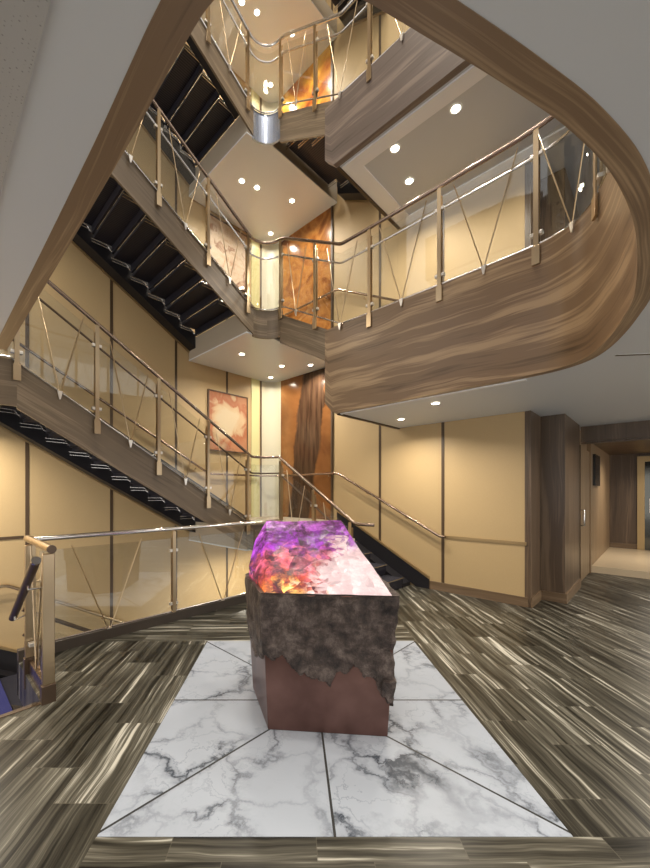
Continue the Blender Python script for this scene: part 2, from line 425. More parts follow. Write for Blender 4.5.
# door leaf beside the wood corner
d = thing('door_1', 'light oak door leaf beside the dark wood corner', 'door', (7.54, 0.97, 0)); d['kind'] = 'structure'
b = MB(); b.box((7.54, 0.95, 0.01), (8.74, 0.99, 2.24)); b.build('door_leaf', 'panel_light', d, (7.54, 0.97, 0))
b = MB(); b.tube([(7.66, 0.95, 0.95), (7.66, 0.90, 0.95), (7.66, 0.90, 1.2), (7.66, 0.95, 1.2)], 0.014); b.build('door_handle', 'chrome', d, (7.54, 0.97, 0), smooth=True)
b = MB(); b.box((7.52, 0.93, 0), (7.54, 1.0, 2.26), 0); b.box((7.35, 0.94, 0), (7.52, 0.989, 2.3), 0); b.build('door_frame', 'seam', d, (7.54, 0.97, 0))
# header beam over the passage
b = MB(); b.box((7.55, -5, 2.31), (7.85, 0.93, CEIL)); b.box((7.60, -5, 2.28), (7.63, 0.93, 2.31))
b.build('beam_passage', 'panel_wood', kind='structure')
# raised tiled threshold and passage behind
b = MB(); b.box((8.84, -5, 0.0), (12.2, 0.93, 0.12)); b.build('floor_passage', 'tile', kind='structure')
b = MB(); b.box((12.17, -5, 0.12), (12.2, 0.93, 0.24)); b.build('baseboard_passage', 'base_wood', kind='structure')
b = MB(); b.box((8.9, -5, 2.42), (12.2, 0.93, 2.5)); b.build('ceiling_passage', 'panel_wood', kind='structure')
# screen, olive panel, framed mirror door
b = MB(); b.box((9.0, 0.89, 1.62), (9.75, 0.93, 2.22)); tag(b.build('wall_screen', 'screen', base=(9.0, 0.93, 1.6)), 'black rectangular screen hung high on the passage wall', 'screen')
t = thing('framed_mirror_door', 'pale framed dark glass door at right end of passage', 'door', (12.17, 0.3, 0.12))
Bm = (12.17, 0.3, 0.12)
b = MB()
b.box((12.1, 0.29, 0.125), (12.169, 0.42, 2.35)); b.box((12.1, -0.9, 0.125), (12.169, -0.77, 2.35)); b.box((12.1, -0.77, 2.22), (12.169, 0.29, 2.35))
b.build('door_frame', 'gold', t, Bm)
b = MB(); b.box((12.13, -0.77, 0.125), (12.165, 0.29, 2.22)); b.build('glass_leaf', 'mirror', t, Bm)
b = MB(); b.tube([(12.13, 0.2, 1.0), (12.08, 0.2, 1.0), (12.08, 0.2, 1.35), (12.13, 0.2, 1.35)], 0.015); b.build('door_handle', 'chrome', t, Bm, smooth=True)

# ------------------------------------------------------------------ decks: slabs with the curved opening
def deck(n, z0, z1, fz1, fmat, cmat):
    pts = [(-5, -5), (13, -5), (13, 3.1), (3.96, 3.1)] + [(p.x, p.y) for p in reversed(O2[:-1])] + [(-5, 3.45)]
    b = MB(); m = len(pts)
    b.idx([(x, y, z0) for x, y in pts] + [(x, y, z1) for x, y in pts],
          [tuple(reversed(range(m)))], 0)
    k = len(b.v) - 2*m
    b.f.append([m + i for i in range(m)]); b.m.append(1); b.uv.append(None)
    for i in range(m):
        j = (i + 1) % m; b.f.append([i, j, m + j, m + i]); b.m.append(0); b.uv.append(None)
    b.build('ceiling' if n == 0 else 'ceiling_upper', [cmat, 'deck_carpet'], kind='structure')
    # wood rim : soffit band + curved fascia
    b = MB(); Lq = 0; prev = None
    o = [Vector((p.x, p.y, z0 - 0.002)) for p in O2]; f = [Vector((p.x, p.y, z0 - 0.002)) for p in F2]
    o.append(Vector((3.96, 3.25, z0 + 0.15))); f.append(Vector((3.885, 3.25, z0 + 0.15)))
    for i in range(len(o)):
        if i: Lq2 = Lq + (f[i].xy - f[i-1].xy).length
        if i:
            a0, a1, c0, c1 = o[i-1], o[i], f[i-1], f[i]
            up = lambda p: Vector((p.x, p.y, fz1))
            def q(A, Bp, Cc, D, va, vb): b.face([A, Bp, Cc, D], 0, [(Lq, va), (Lq, vb), (Lq2, vb), (Lq2, va)])
            q(a0, c0, c1, a1, z0 - 0.18, z0 - 0.0)
            q(c0, up(c0), up(c1), c1, c0.z, fz1)
            q(up(c0), up(a0), up(a1), up(c1), fz1, fz1 + 0.08)
            q(up(a0), a0, a1, up(a1), fz1, c0.z)
            Lq = Lq2
    b.face([o[-1], f[-1], Vector((f[-1].x, f[-1].y, fz1)), Vector((o[-1].x, o[-1].y, fz1))])
    b.face([o[0], Vector((o[0].x, o[0].y, fz1)), Vector((f[0].x, f[0].y, fz1)), f[0]])
    ob = b.build('trim_1' if n == 0 else 'trim_2', fmat, kind='structure')
    bm = bmesh.new(); bm.from_mesh(ob.data); bmesh.ops.remove_doubles(bm, verts=bm.verts, dist=1e-5); bmesh.ops.recalc_face_normals(bm, faces=bm.faces); bm.to_mesh(ob.data); bm.free()
    for p in ob.data.polygons: p.use_smooth = True
    ob.data.set_sharp_from_angle(angle=math.radians(40))
    # dark end strip of the slab towards the stairs
    b = MB(); b.box((3.96, 3.06, z0 - 0.02), (UW, 3.10, z1 - 0.02)); b.build('trim_3' if n == 0 else 'trim_4', 'seam', kind='structure')
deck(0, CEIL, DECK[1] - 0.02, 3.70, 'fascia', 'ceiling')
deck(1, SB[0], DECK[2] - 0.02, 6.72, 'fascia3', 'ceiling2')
b = MB(); b.box((-5, -5, CEIL - 0.006), (0.195, 3.4, CEIL)); b.build('ceiling_perforated', 'perf', kind='structure')
# border of the upper soffit: cove-light glow put into a white painted frame
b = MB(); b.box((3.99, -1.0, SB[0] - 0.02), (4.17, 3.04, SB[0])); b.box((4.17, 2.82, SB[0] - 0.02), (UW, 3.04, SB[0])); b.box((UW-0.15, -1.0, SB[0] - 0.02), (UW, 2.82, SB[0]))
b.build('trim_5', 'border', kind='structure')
b = MB(); b.box((3.98, 0.9, CEIL - 0.010), (4.02, 3.06, CEIL)); b.build('trim_6', 'border', kind='structure')
# linear air slot
t = thing('air_slot', 'thin dark linear air slot in the ceiling near right edge', 'vent', (3.25, -0.2, CEIL))
P0 = (3.25, -0.20, CEIL)
def wcam(px, py, z):
    Y = (z - 1.5) * 370 / (492 - py); X = (px - 292) * Y / 370
    return Vector(((X + Y) / R2, (Y - X) / R2, z))
a, c = wcam(616, 355.2, CEIL), wcam(662, 353.6, CEIL)
dv = (c - a).normalized(); nn = Vector((-dv.y, dv.x, 0)) * 0.010
for nm, w_, z_, mt in (('slot', 1.0, 0.004, 'seam'), ('slot_frame', 1.7, 0.002, 'ring')):
    b = MB(); n2 = nn * w_
    b.hexa([a - n2 - Vector((0,0,z_)), c - n2 - Vector((0,0,z_)), c + n2 - Vector((0,0,z_)), a + n2 - Vector((0,0,z_))], [a - n2, c - n2, c + n2, a + n2]); b.build(nm, mt, t, P0)

b = MB(); b.box((-5, -5, 12.6), (13, VW + 0.15, 12.75)); b.build('ceiling_top', 'taupe', kind='structure')
# ------------------------------------------------------------------ landings in the corner
def arc(z, r0=0.29, n=10, d=0.0):
    return [Vector((3.61 + (r0 + d) * math.sin(k/n*math.pi/2), 4.16 + (r0 + d) * math.cos(k/n*math.pi/2), z)) for k in range(n + 1)]
LN = ['lower', 'middle', 'upper', 'topmost']
for i in range(4):
    zt, zb = LAND[i], UNDER[i]
    base = (4.8, 5.3, zb)
    t = thing('stair_landing', ['corner stair landing behind the gem plinth, lowest of four', 'corner landing whose pale soffit hangs above the lower painting',
                                'corner landing with diamond-shaped pale soffit high above the middle landing', 'highest corner landing with pale soffit at the top of the picture'][i], 'landing', base)
    A = [(3.5, VW - 0.012)] + [(3.5, 4.45 + 0.03)] + [(p.x + 0.02, p.y + 0.02) for p in arc(0)] + [(3.93, 4.13), (3.93, 4.36), (UW - 0.015, 4.36), (UW - 0.015, VW - 0.012)]
    A = [(x, y) for x, y in A]
    b = MB(); b.hexa([(x, y, zb + 0.02) for x, y in reversed(A)], [(x, y, zt) for x, y in reversed(A)]); b.build('deck_plate', 'taupe', t, base)
    b = MB(); b.hexa([(x, y, zb) for x, y in reversed(A)], [(x, y, zb + 0.02) for x, y in reversed(A)]); b.build('soffit', 'landing_under', t, base)
    b = MB()
    a0 = arc(0); a1 = arc(0, d=0.03)
    for p, q, p1, q1 in zip(a0, a0[1:], a1, a1[1:]):
        b.hexa([(p.x,p.y,zb-0.03),(p1.x,p1.y,zb-0.03),(q1.x,q1.y,zb-0.03),(q.x,q.y,zb-0.03)], [(p.x,p.y,zt+0.03),(p1.x,p1.y,zt+0.03),(q1.x,q1.y,zt+0.03),(q.x,q.y,zt+0.03)])
    b.build('corner_cowl', 'cowl' if i == 2 else 'stringer', t, base, smooth=True)

# ------------------------------------------------------------------ flights
def flight(name_label, low, d, c, width, n, rise, tread, z0, strz, base, top_ext=0.0, low_ext=0.0, skirt=True, smat='stringer', below=0.44):
    """low: uv of the first riser on the inner line; d: climbing direction; c: direction from inner line to wall"""
    t = thing('staircase', name_label, 'staircase', base)
    low = Vector((*low, 0)); d = Vector((*d, 0)); c = Vector((*c, 0))
    P = lambda s, w, z: low + d * s + c * w + Vector((0, 0, z))
    sl = rise / tread
    s1 = (n - 1) * tread
    g = 0.035
    for k in range(1, n):
        b = MB(); s0 = (k - 1) * tread; z = z0 + k * rise
        w0, w1 = 0.33, width - 0.27
        def pr(profile, wa, wb, mi=0):
            m = len(profile)
            A = [P(s, wa, zz) for s, zz in profile]; Bq = [P(s, wb, zz) for s, zz in profile]
            vs = A + Bq
            fs = [tuple(range(m)), tuple(reversed(range(m, 2*m)))] + [(i, m + i, m + (i+1) % m, (i+1) % m) for i in range(m)]
            uvs = [None, None] + [[(wa, profile[i][0]*1.0 + profile[i][1]), (wb, profile[i][0] + profile[i][1]), (wb, profile[(i+1) % m][0] + profile[(i+1) % m][1]), (wa, profile[(i+1) % m][0] + profile[(i+1) % m][1])] for i in range(m)]
            b.idx(vs, fs, mi, uvs)
        zp = z - rise
        # folded pan : riser leaning back, tread, small open slot left above the tread below
        pr([(s0 - 0.02, z), (s0 + tread + 0.0, z), (s0 + tread + 0.0, z - 0.045), (s0 + 0.030, z - 0.045), (s0 + 0.030, zp + 0.008), (s0 + 0.0, zp + 0.008), (s0 - 0.02, z - 0.05)], w0, w1)
        st = b.build('step', 'rib', t, base)
        b = MB(); pr([(s0 - 0.022, z + 0.001), (s0 + tread - 0.03, z + 0.001), (s0 + tread - 0.03, z + 0.008), (s0 - 0.022, z + 0.008)], w0 + 0.02, w1 - 0.02)
        b.build('tread_carpet', 'blue_carpet' if z0 < -0.5 and n == 5 else 'dark_carpet', st, base)
        b = MB(); b.tube([P(s0 - 0.02, w0 - 0.1, z + 0.002), P(s0 - 0.02, w1 + 0.03, z + 0.002)], 0.007, 6); b.build('nosing', 'steel', st, base)
        for wq in (w0 - 0.012, w1 + 0.012):
            b = MB(); o_ = 0.042
            pth = [P(s0 + tread * 1.12, wq, z - 0.05), P(s0 + 0.085, wq, z - 0.055), P(s0 + 0.05, wq, zp + 0.05)]
            q2 = [P(s0 + 0.05 - o_ * 0.9, wq, zp + 0.03), P(s0 + 0.085 - o_ * 0.7, wq, z - 0.055 - o_), P(s0 + tread * 1.12 - 0.01, wq, z - 0.05 - o_)]
            b.tube(fillet(pth, 0.03, 3) + fillet(q2, 0.03, 3), 0.0075, 6)
            b.build('edge_trim', 'steel', st, base, smooth=True)
    # beams hiding the step ends, wall side and inner side
    def beam(wa, wb, zt, zb_, nm, mt, sa=-0.02, sb=None, lbl=None):
        sb = s1 if sb is None else sb
        b = MB(); nz = lambda s: z0 + rise + s * sl
        A = [P(sa, wa, nz(sa) + zb_), P(sb, wa, nz(sb) + zb_), P(sb, wa, nz(sb) + zt), P(sa, wa, nz(sa) + zt)]
        Bq = [P(sa, wb, nz(sa) + zb_), P(sb, wb, nz(sb) + zb_), P(sb, wb, nz(sb) + zt), P(sa, wb, nz(sa) + zt)]
        ln = math.hypot(1, sl)
        u4 = [(sa*ln, zb_), (sb*ln, zb_), (sb*ln, zt), (sa*ln, zt)]
        b.idx(A + Bq, [(0,1,2,3),(7,6,5,4),(0,4,5,1),(1,5,6,2),(2,6,7,3),(3,7,4,0)], 0, [u4, u4[::-1], None, None, None, None])
        o = b.build(nm, mt, t, base)
        bm = bmesh.new(); bm.from_mesh(o.data); bmesh.ops.recalc_face_normals(bm, faces=bm.faces); bm.to_mesh(o.data); bm.free()
        if lbl: o['label'] = lbl
    beam(width - 0.24, width - 0.004, -0.10, -0.36, 'wall_beam', 'black', 0.0, s1 + top_ext)
    beam(0.03, 0.31, 0.0, -0.16, 'inner_beam', 'black', 0.0, s1)
    beam(width - 0.02, width - 0.002, 0.17, -0.10, 'wall_skirt', 'black', -0.32 if skirt else 0, s1)
    beam(width - 0.03, width - 0.002, 0.205, 0.17, 'skirt_edge', 'gold', -0.32 if skirt else 0, s1)
    beam(width - 0.03, width - 0.002, -0.36, -0.385, 'soffit_edge', 'gold', 0.0, s1 + top_ext)
    beam(0.0, 0.03, strz, strz - below, 'stringer', smat, -low_ext, s1 + top_ext)
    return t

fB = ['long stair flight climbing left above the glass guarded stairwell', 'stair flight seen from below, its dark steps above the beige wall', 'highest dark stair flight seen from below at upper left', 'topmost stair flight above the highest landing']
SMS = ['stringer', 'stringer', 'stringer', 'stringer']
def nose(i, u): return LAND[i] + 0.166 + (3.5 - u) * 0.5833
for i in range(3):
    flight(fB[i], (3.5, 4.45), (-1, 0), (0, 1), VW - 4.45 - 0.012, 11, 0.166, 0.2846, LAND[i], 0.03 - 0.06, (3.5, 5.3, LAND[i]), top_ext=0.0, low_ext=0.13, skirt=False, smat=SMS[i])
# lower B flight and the flight up to the deck at far left
flight('stair flight dropping away below the glass guard rail', (3.5, 4.45), (-1, 0), (0, 1), VW - 4.45 - 0.012, 11, 0.166, 0.2846, -2.526, 0.03, (3.5, 5.3, -2.526), top_ext=0.0, low_ext=0.1, skirt=False)
# A flights on the right wall
flight('short dark stair flight rising behind the gem plinth along right wall', (3.90, 2.87), (0, 1), (1, 0), UW - 3.90 - 0.015, 6, 0.16, 0.295, 0.0, 0.02, (4.7, 2.87, 0), top_ext=-0.185, low_ext=0.0, below=0.44)
flight('short stair flight from curved balcony up to middle landing', (3.90, 3.46), (0, 1), (1, 0), UW - 3.90 - 0.015, 4, 0.165, 0.295, DECK[1]-0.0, 0.06, (4.7, 3.46, DECK[1]), top_ext=-0.185, low_ext=0.36, below=0.44, skirt=False)
flight('short stair flight from third deck up to upper landing', (3.90, 3.46), (0, 1), (1, 0), UW - 3.90 - 0.015, 4, 0.1625, 0.295, DECK[2], 0.06, (4.7, 3.46, DECK[2]), top_ext=-0.185, low_ext=0.36, below=0.44, skirt=False)
flight('dark stair flight glimpsed at the very top beside highest soffit', (3.90, 3.3), (0, 1), (1, 0), UW - 3.90 - 0.015, 4, 0.1625, 0.295, DECK[3], 0.06, (4.7, 3.3, DECK[3]), top_ext=-0.03, low_ext=0.25, below=0.44, skirt=False)
# C flight below the deck on the left
flight('few blue steps going down at lower left beside the bronze newels', (0.57, 4.28), (0, -1), (-1, 0), 1.7, 5, 0.14, 0.29, -0.70, 0.02, (-0.3, 4.28, -0.70), low_ext=0.0, skirt=False)
# half landings
for z, lb in ((-0.70, 'blue carpeted half landing at the lower left edge'), (2.786, 'half landing where the long flight ends at the left edge')):
    t = thing('half_landing', lb, 'landing', (-0.3, 5.3, z - 0.3))
    vv = 4.28 if z < 0 else 4.45
    b = MB(); b.box((-1.9, vv, z - 0.30), (0.645, VW - 0.012, z - 0.01)); b.build('deck_plate', 'black', t, (-0.3, 5.3, z - 0.3))
    b = MB(); b.box((-1.9, vv, z - 0.01), (0.645, VW - 0.012, z)); b.build('carpet', 'blue_carpet', t, (-0.3, 5.3, z - 0.3))
    b = MB(); b.box((-1.9, VW - 0.03, z), (0.645, VW - 0.012, z + 0.12)); b.build('skirting', 'base_wood', t, (-0.3, 5.3, z - 0.3))
    if z > 0:
        b = MB(); b.box((-1.9, vv - 0.001, z - 0.45), (0.655, vv + 0.03, z + 0.0)); b.build('edge_fascia', 'stringer', t, (-0.3, 5.3, z - 0.3))

# ------------------------------------------------------------------ railings
def railing(label, path, posts, braces, h=1.05, out=1, base=None, rmat='bronze', mmat='dkbronze', glass_ranges=None, postm='brass', mid=True, hr=0.021, tail=None, cat='railing', gh=0.93, gmat='glass'):
    base = base or tuple(path[0])
    t = thing('glass_railing', label, cat, base)
    path = [Vector(p) for p in path]; L = plen(path)
    hp = [p + Vector((0, 0, h)) for p in path]
    if tail: hp += [Vector(x) for x in tail]
    b = MB(); b.tube(fillet(hp, 0.05, 4), hr, 12); b.build('handrail', rmat, t, base, smooth=True)
    if mid:
        b = MB(); b.tube(fillet([p + Vector((0, 0, h - 0.25)) for p in path], 0.05, 4), 0.0125, 8); b.build('mid_rail', mmat, t, base, smooth=True)
    for s in posts:
        p, tn = lerp_path(path, s); th = Vector((tn.x, tn.y, 0)).normalized(); no = Vector((-th.y, th.x, 0)) * out
        b = MB()
        def bar(p, du, dn, no_off, z0, z1):
            c0 = p + no * no_off
            q = [c0 - th*du - no*dn, c0 + th*du - no*dn, c0 + th*du + no*dn, c0 - th*du + no*dn]
            b.hexa([x + Vector((0,0,z0)) for x in q], [x + Vector((0,0,z1)) for x in q])
        bar(p, 0.020, 0.006, 0.020, -0.17, h - 0.03); bar(p, 0.020, 0.005, -0.018, 0.02, h - 0.10)
        b.tube([p + Vector((0,0,h-0.06)) + no*0.02, p + Vector((0,0,h-0.01))], 0.008, 8)
        po = b.build('post', postm, t, base)
        b = MB(); bar(p, 0.032, 0.009, 0.024, -0.18, -0.02); b.build('foot_plate', 'brass', po, base, bevel=0.002)
        for zz in (0.10, h - 0.25):
            b = MB(); bar(p, 0.05, 0.020, 0.0, zz - 0.016, zz + 0.016); b.build('glass_clamp', 'white_clamp', po, base, bevel=0.003)
    for s, sp in braces:
        p, tn = lerp_path(path, s); th = Vector((tn.x, tn.y, 0)).normalized(); no = Vector((-th.y, th.x, 0)) * out
        a_, _ = lerp_path(path, max(0, s - sp)); c_, _ = lerp_path(path, min(L, s + sp))
        b = MB()
        foot = p + no * 0.028 + Vector((0,0,-0.03))
        b.tube([foot, a_ + no*0.012 + Vector((0,0,h-0.08))], 0.0055, 6); b.tube([foot, c_ + no*0.012 + Vector((0,0,h-0.08))], 0.0055, 6)
        br = b.build('cable_brace', 'brass', t, base, smooth=True)
        b = MB(); f = foot + Vector((0,0,-0.05))
        b.hexa([f - th*0.006 - no*0.006, f + th*0.006 - no*0.006, f + th*0.006 + no*0.006, f - th*0.006 + no*0.006],
               [x + Vector((0,0,0.085)) for x in (f - th*0.024 - no*0.008, f + th*0.024 - no*0.008, f + th*0.024 + no*0.008, f - th*0.024 + no*0.008)])
        b.build('anchor', 'white_clamp', br, base)
    st = glass_ranges or list(zip([0.05] + list(posts), list(posts) + [L - 0.05]))
    for s0, s1 in st:
        if s1 - s0 < 0.12: continue
        pts = sub_path(path, s0 + 0.012, s1 - 0.012)
        b = MB()
        for p, q in zip(pts, pts[1:]):
            th = (q - p); th.z = 0; th.normalize(); no = Vector((-th.y, th.x, 0)) * 0.005
            # double-sided single sheet pair
            b.face([p - no + Vector((0,0,0.02)), q - no + Vector((0,0,0.02)), q - no + Vector((0,0,gh)), p - no + Vector((0,0,gh))])
            b.face([q + no + Vector((0,0,0.02)), p + no + Vector((0,0,0.02)), p + no + Vector((0,0,gh)), q + no + Vector((0,0,gh))])
            b.face([p - no + Vector((0,0,gh)), q - no + Vector((0,0,gh)), q + no + Vector((0,0,gh)), p + no + Vector((0,0,gh))])
        g = b.build('glass_panel', gmat, t, base, smooth=len(pts) > 2)
        # polished steel shoe under each sheet
        b = MB(); b.tube([p + Vector((0,0,0.008)) for p in pts], 0.010, 6); b.build('glass_shoe', 'steel', g, base)
    return t

def inner_path(i):
    top = nose(i, 0.62) + 0.0
    dz = LAND[i] + 0.03
    P = [(0.30, 4.435, LAND[i] + 1.83), (0.60, 4.435, LAND[i] + 1.83), (3.56, 4.435, dz)] + [tuple(p) for p in arc(dz, d=-0.015)]
    return P
# level 0
P = inner_path(0) + [(3.885, 4.10, LAND[0] - 0.02), (3.885, 2.75, 0.045)]
sl_len = math.hypot(2.96, 1.80)
def Bs(u): return 0.30 + (u - 0.60) / 2.96 * sl_len   # arc length at a given u
arcL = 0.275 * math.pi / 2
s_arc0 = 0.30 + sl_len; s_arc1 = plen(inner_path(0))
def As(path, v):       # arc length at a given v on the right-hand straight
    tot = 0
    for a, b_ in zip(path, path[1:]):
        a = Vector(a); b_ = Vector(b_)
        if a.x > 3.6 and a.y < 4.2 and b_.y <= v <= a.y: return tot + (b_ - a).length * (a.y - v) / max(1e-6, a.y - b_.y)
        tot += (b_ - a).length
    return tot
posts = [Bs(0.65), Bs(1.37), Bs(2.08), Bs(2.79), Bs(3.48), As(P, 4.12), As(P, 3.45), As(P, 2.82)]
br = [(Bs(1.01), 0.26), (Bs(1.73), 0.26), (Bs(2.44), 0.26), (Bs(3.14), 0.26), (As(P, 3.8), 0.22), (As(P, 3.05), 0.26)]
railing('bronze and glass railing of the long flight ending behind gem plinth', P, posts, br, out=-1, base=(3.5, 4.43, LAND[0]), tail=[(3.885, 2.56, 1.095), (3.93, 2.50, 1.095)])
# level 1 : flight, corner, short flight, balcony
def curve_path(z):
    pts = [p for p in reversed(F2) if p.y < 3.0]
    pts = [Vector((p.x + 0.01, p.y, z)) for p in pts]
    k = [i for i, p in enumerate(pts) if p.x < 0.6]
    return [tuple(p) for p in pts[:k[0]]]
P1 = inner_path(1) + [(3.885, 4.05, LAND[1] + 0.0), (3.885, 2.98, 3.70)] + curve_path(3.70)[2:]
post_b = [Bs(0.65), Bs(1.37), Bs(2.08), Bs(2.79), Bs(3.48)]
L1 = plen(P1)
s0 = As(P1, 0.79)
cv = [s0 + 0.62 * k for k in range(1, 7) if s0 + 0.62 * k < L1 - 0.2]
posts = post_b + [As(P1, 4.12), As(P1, 3.42), As(P1, 2.54), As(P1, 1.67), s0] + cv
allp = posts[7:]
br = [(Bs(1.01), 0.26), (Bs(1.73), 0.26), (Bs(2.44), 0.26), (Bs(3.14), 0.26), (As(P1, 3.78), 0.22), (As(P1, 2.98), 0.26)] + [((a + c) / 2, 0.29) for a, c in zip(allp, allp[1:])]
railing('glass and metal railing along middle landing and curved wood balcony', P1, posts, br, out=-1, base=(3.88, 2.5, 3.7), rmat='bronze', mmat='steel')
P2 = inner_path(2) + [(3.885, 4.05, LAND[2] + 0.0), (3.885, 2.98, 6.72)] + curve_path(6.72)[2:12]
posts = post_b + [As(P2, 4.12), As(P2, 3.42), As(P2, 2.54), As(P2, 1.67)]
br = [(Bs(1.01), 0.26), (Bs(1.73), 0.26), (Bs(2.44), 0.26), (Bs(3.14), 0.26), (As(P2, 3.78), 0.22), (As(P2, 2.98), 0.26), (As(P2, 2.1), 0.29)]
railing('highest glass railing with steel handrail at the top of picture', P2, posts, br, out=-1, base=(3.88, 2.5, 6.72), rmat='steel', mmat='steel')
# lower flight railing seen through the guard glass
PL = [(0.70, 4.435, -0.70), (3.56, 4.435, -2.5)]
railing('dark railing of the descending flight seen through guard glass', PL, [0.1, 0.95, 1.8, 2.65], [(0.5, 0.26), (1.4, 0.26)], base=(0.7, 4.43, -0.7), rmat='dkbronze')
# guard on the deck edge
PG = [(0.70, 4.04, 0.10), (3.80, 4.04, 0.10)]
railing('long glass guard rail with steel handrail left of the gem plinth', PG, [2.08-0.70, 3.50-0.70], [(0.66, 0.34), (2.05, 0.34)], h=0.97, out=-1, base=(0.7, 4.04, 0), rmat='chrome', mid=False, gmat='guard_glass', gh=0.86, hr=0.024)
b = MB(); b.box((0.60, 4.00, -0.30), (3.86, 4.07, 0.10)); b.build('trim_7', 'edge_dark', kind='structure')
b = MB(); b.box((-1.2, 3.10, -0.30), (0.60, 3.14, 0.004)); b.build('trim_8', 'seam', kind='structure')

# bronze newel gate at the head of the steps
nb = (0.60, 3.4, 0)
t = thing('newel_gate', 'two flat bronze newels joined by a round top rail at left', 'newel', nb)
for v in (3.10, 3.72):
    b = MB(); b.box((0.60, v - 0.018, 0.13), (0.675, v + 0.018, 1.06)); n_ = b.build('newel_plate', 'brass', t, nb, bevel=0.004)
    b = MB(); b.box((0.593, v - 0.026, -0.12), (0.682, v + 0.026, 0.13)); b.build('newel_shoe', 'dkbronze', n_, nb, bevel=0.004)
b = MB(); b.box((0.62, 3.13, 0.0), (0.66, 3.70, 0.11)); b.build('bottom_bar', 'bronze', t, nb)
b = MB(); b.tube([(0.64, 3.02, 1.10), (0.64, 3.86, 1.10), (0.70, 4.03, 1.075)], 0.028, 14); b.build('top_rail', 'brass', t, nb, smooth=True); b = MB(); b.tube([(0.64, 3.005, 1.10), (0.64, 3.03, 1.10)], 0.0295, 14); b.build('end_cap', 'dkbronze', t, nb, smooth=True)
b = MB()
b.face([(0.635,3.13,0.13),(0.635,3.70,0.13),(0.635,3.70,0.98),(0.635,3.13,0.98)]); b.face([(0.645,3.70,0.13),(0.645,3.13,0.13),(0.645,3.13,0.98),(0.645,3.70,0.98)])
b.build('glass_panel', 'glass', t, nb)
b = MB(); b.tube([(0.625, 3.2, 1.06), (0.625, 3.42, 0.12), (0.625, 3.62, 1.06)], 0.006, 6); b.build('cable_brace', 'brass', t, nb)
for v, z in ((3.17, 0.25), (3.17, 0.85), (3.66, 0.25), (3.66, 0.85)):
    b = MB(); b.box((0.615, v - 0.03, z - 0.015), (0.665, v + 0.03, z + 0.015)); b.build('glass_clamp', 'white_clamp', t, nb, bevel=0.003)
nb = (0.52, 3.1, 0.3)
t = thing('descending_handrail', 'short dark round handrail slanting down beside the bronze newels', 'handrail', nb)
b = MB(); b.tube([(0.52, 2.86, 1.05), (0.52, 3.72, 0.48)], 0.028, 14); b.build('rail_tube', 'dkbronze', t, nb, smooth=True)
b = MB(); b.tube([(0.52, 2.845, 1.06), (0.52, 2.86, 1.05)], 0.0285, 14); b.build('end_cap', 'chrome', t, nb, smooth=True)
b = MB(); b.tube([(0.52, 3.12, 0.87), (0.52, 3.12, 0.82), (0.60, 3.12, 0.82)], 0.007, 8); b.build('rail_bracket', 'chrome', t, nb, smooth=True)
b = MB(); b.tube([(0.52, 3.62, 0.54), (0.52, 3.62, 0.49), (0.60, 3.70, 0.49)], 0.007, 8); b.build('rail_bracket', 'chrome', t, nb, smooth=True)

# ------------------------------------------------------------------ wall handrails
def wall_rail(label, pts, nrm, brk, base, mat='bronze'):
    t = thing('wall_handrail', label, 'handrail', base)
    b = MB(); b.tube(fillet(pts, 0.05, 4), 0.021, 12); b.build('rail_tube', mat, t, base, smooth=True)
    L = plen(pts)
    for f in brk:
        p, _ = lerp_path([Vector(x) for x in pts], f * L)
        b = MB(); n = Vector(nrm(p)); 
        b.tube([p, p - Vector((0,0,0.05)), p - Vector((0,0,0.05)) + n * 0.066], 0.008, 8)
        b.build('rail_bracket', 'brass', t, base, smooth=True)
uu, vv = UW - 0.07, VW - 0.07
def nrm(p): return (0, 1, 0) if p.y > vv - 0.01 else (1, 0, 0)
for i, lb in enumerate(('bronze wall handrail following the long flight and lowest landing', 'bronze wall handrail behind the middle landing railing', 'wall handrail beside the highest flight and landing')):
    z = LAND[i]
    zl = z + (0.89 if i == 0 else 1.0)
    pts = [(-0.5, vv, z + 2.72), (0.62, vv, z + 2.72), (3.90, vv, zl), (5.15, vv, zl), (uu, 5.80, zl), (uu, 4.30, zl)]
    if i == 0: pts += [(uu, 2.36, 0.83), (uu, 2.28, 0.83)]
    else: pts += [(uu, 3.0, DECK[i] + 0.98), (uu, 2.3, DECK[i] + 0.98)]
    wall_rail(lb, pts, nrm, (0.08, 0.2, 0.32, 0.44, 0.56, 0.63, 0.76, 0.85, 0.93), (3.9, vv, z))
wall_rail('low wall handrail at the left edge below the deck', [(-1.6, vv, 0.26), (0.80, vv, 0.26), (3.4, vv, -1.25)], nrm, (0.2, 0.40, 0.7), (0.5, vv, -0.7), 'brass')

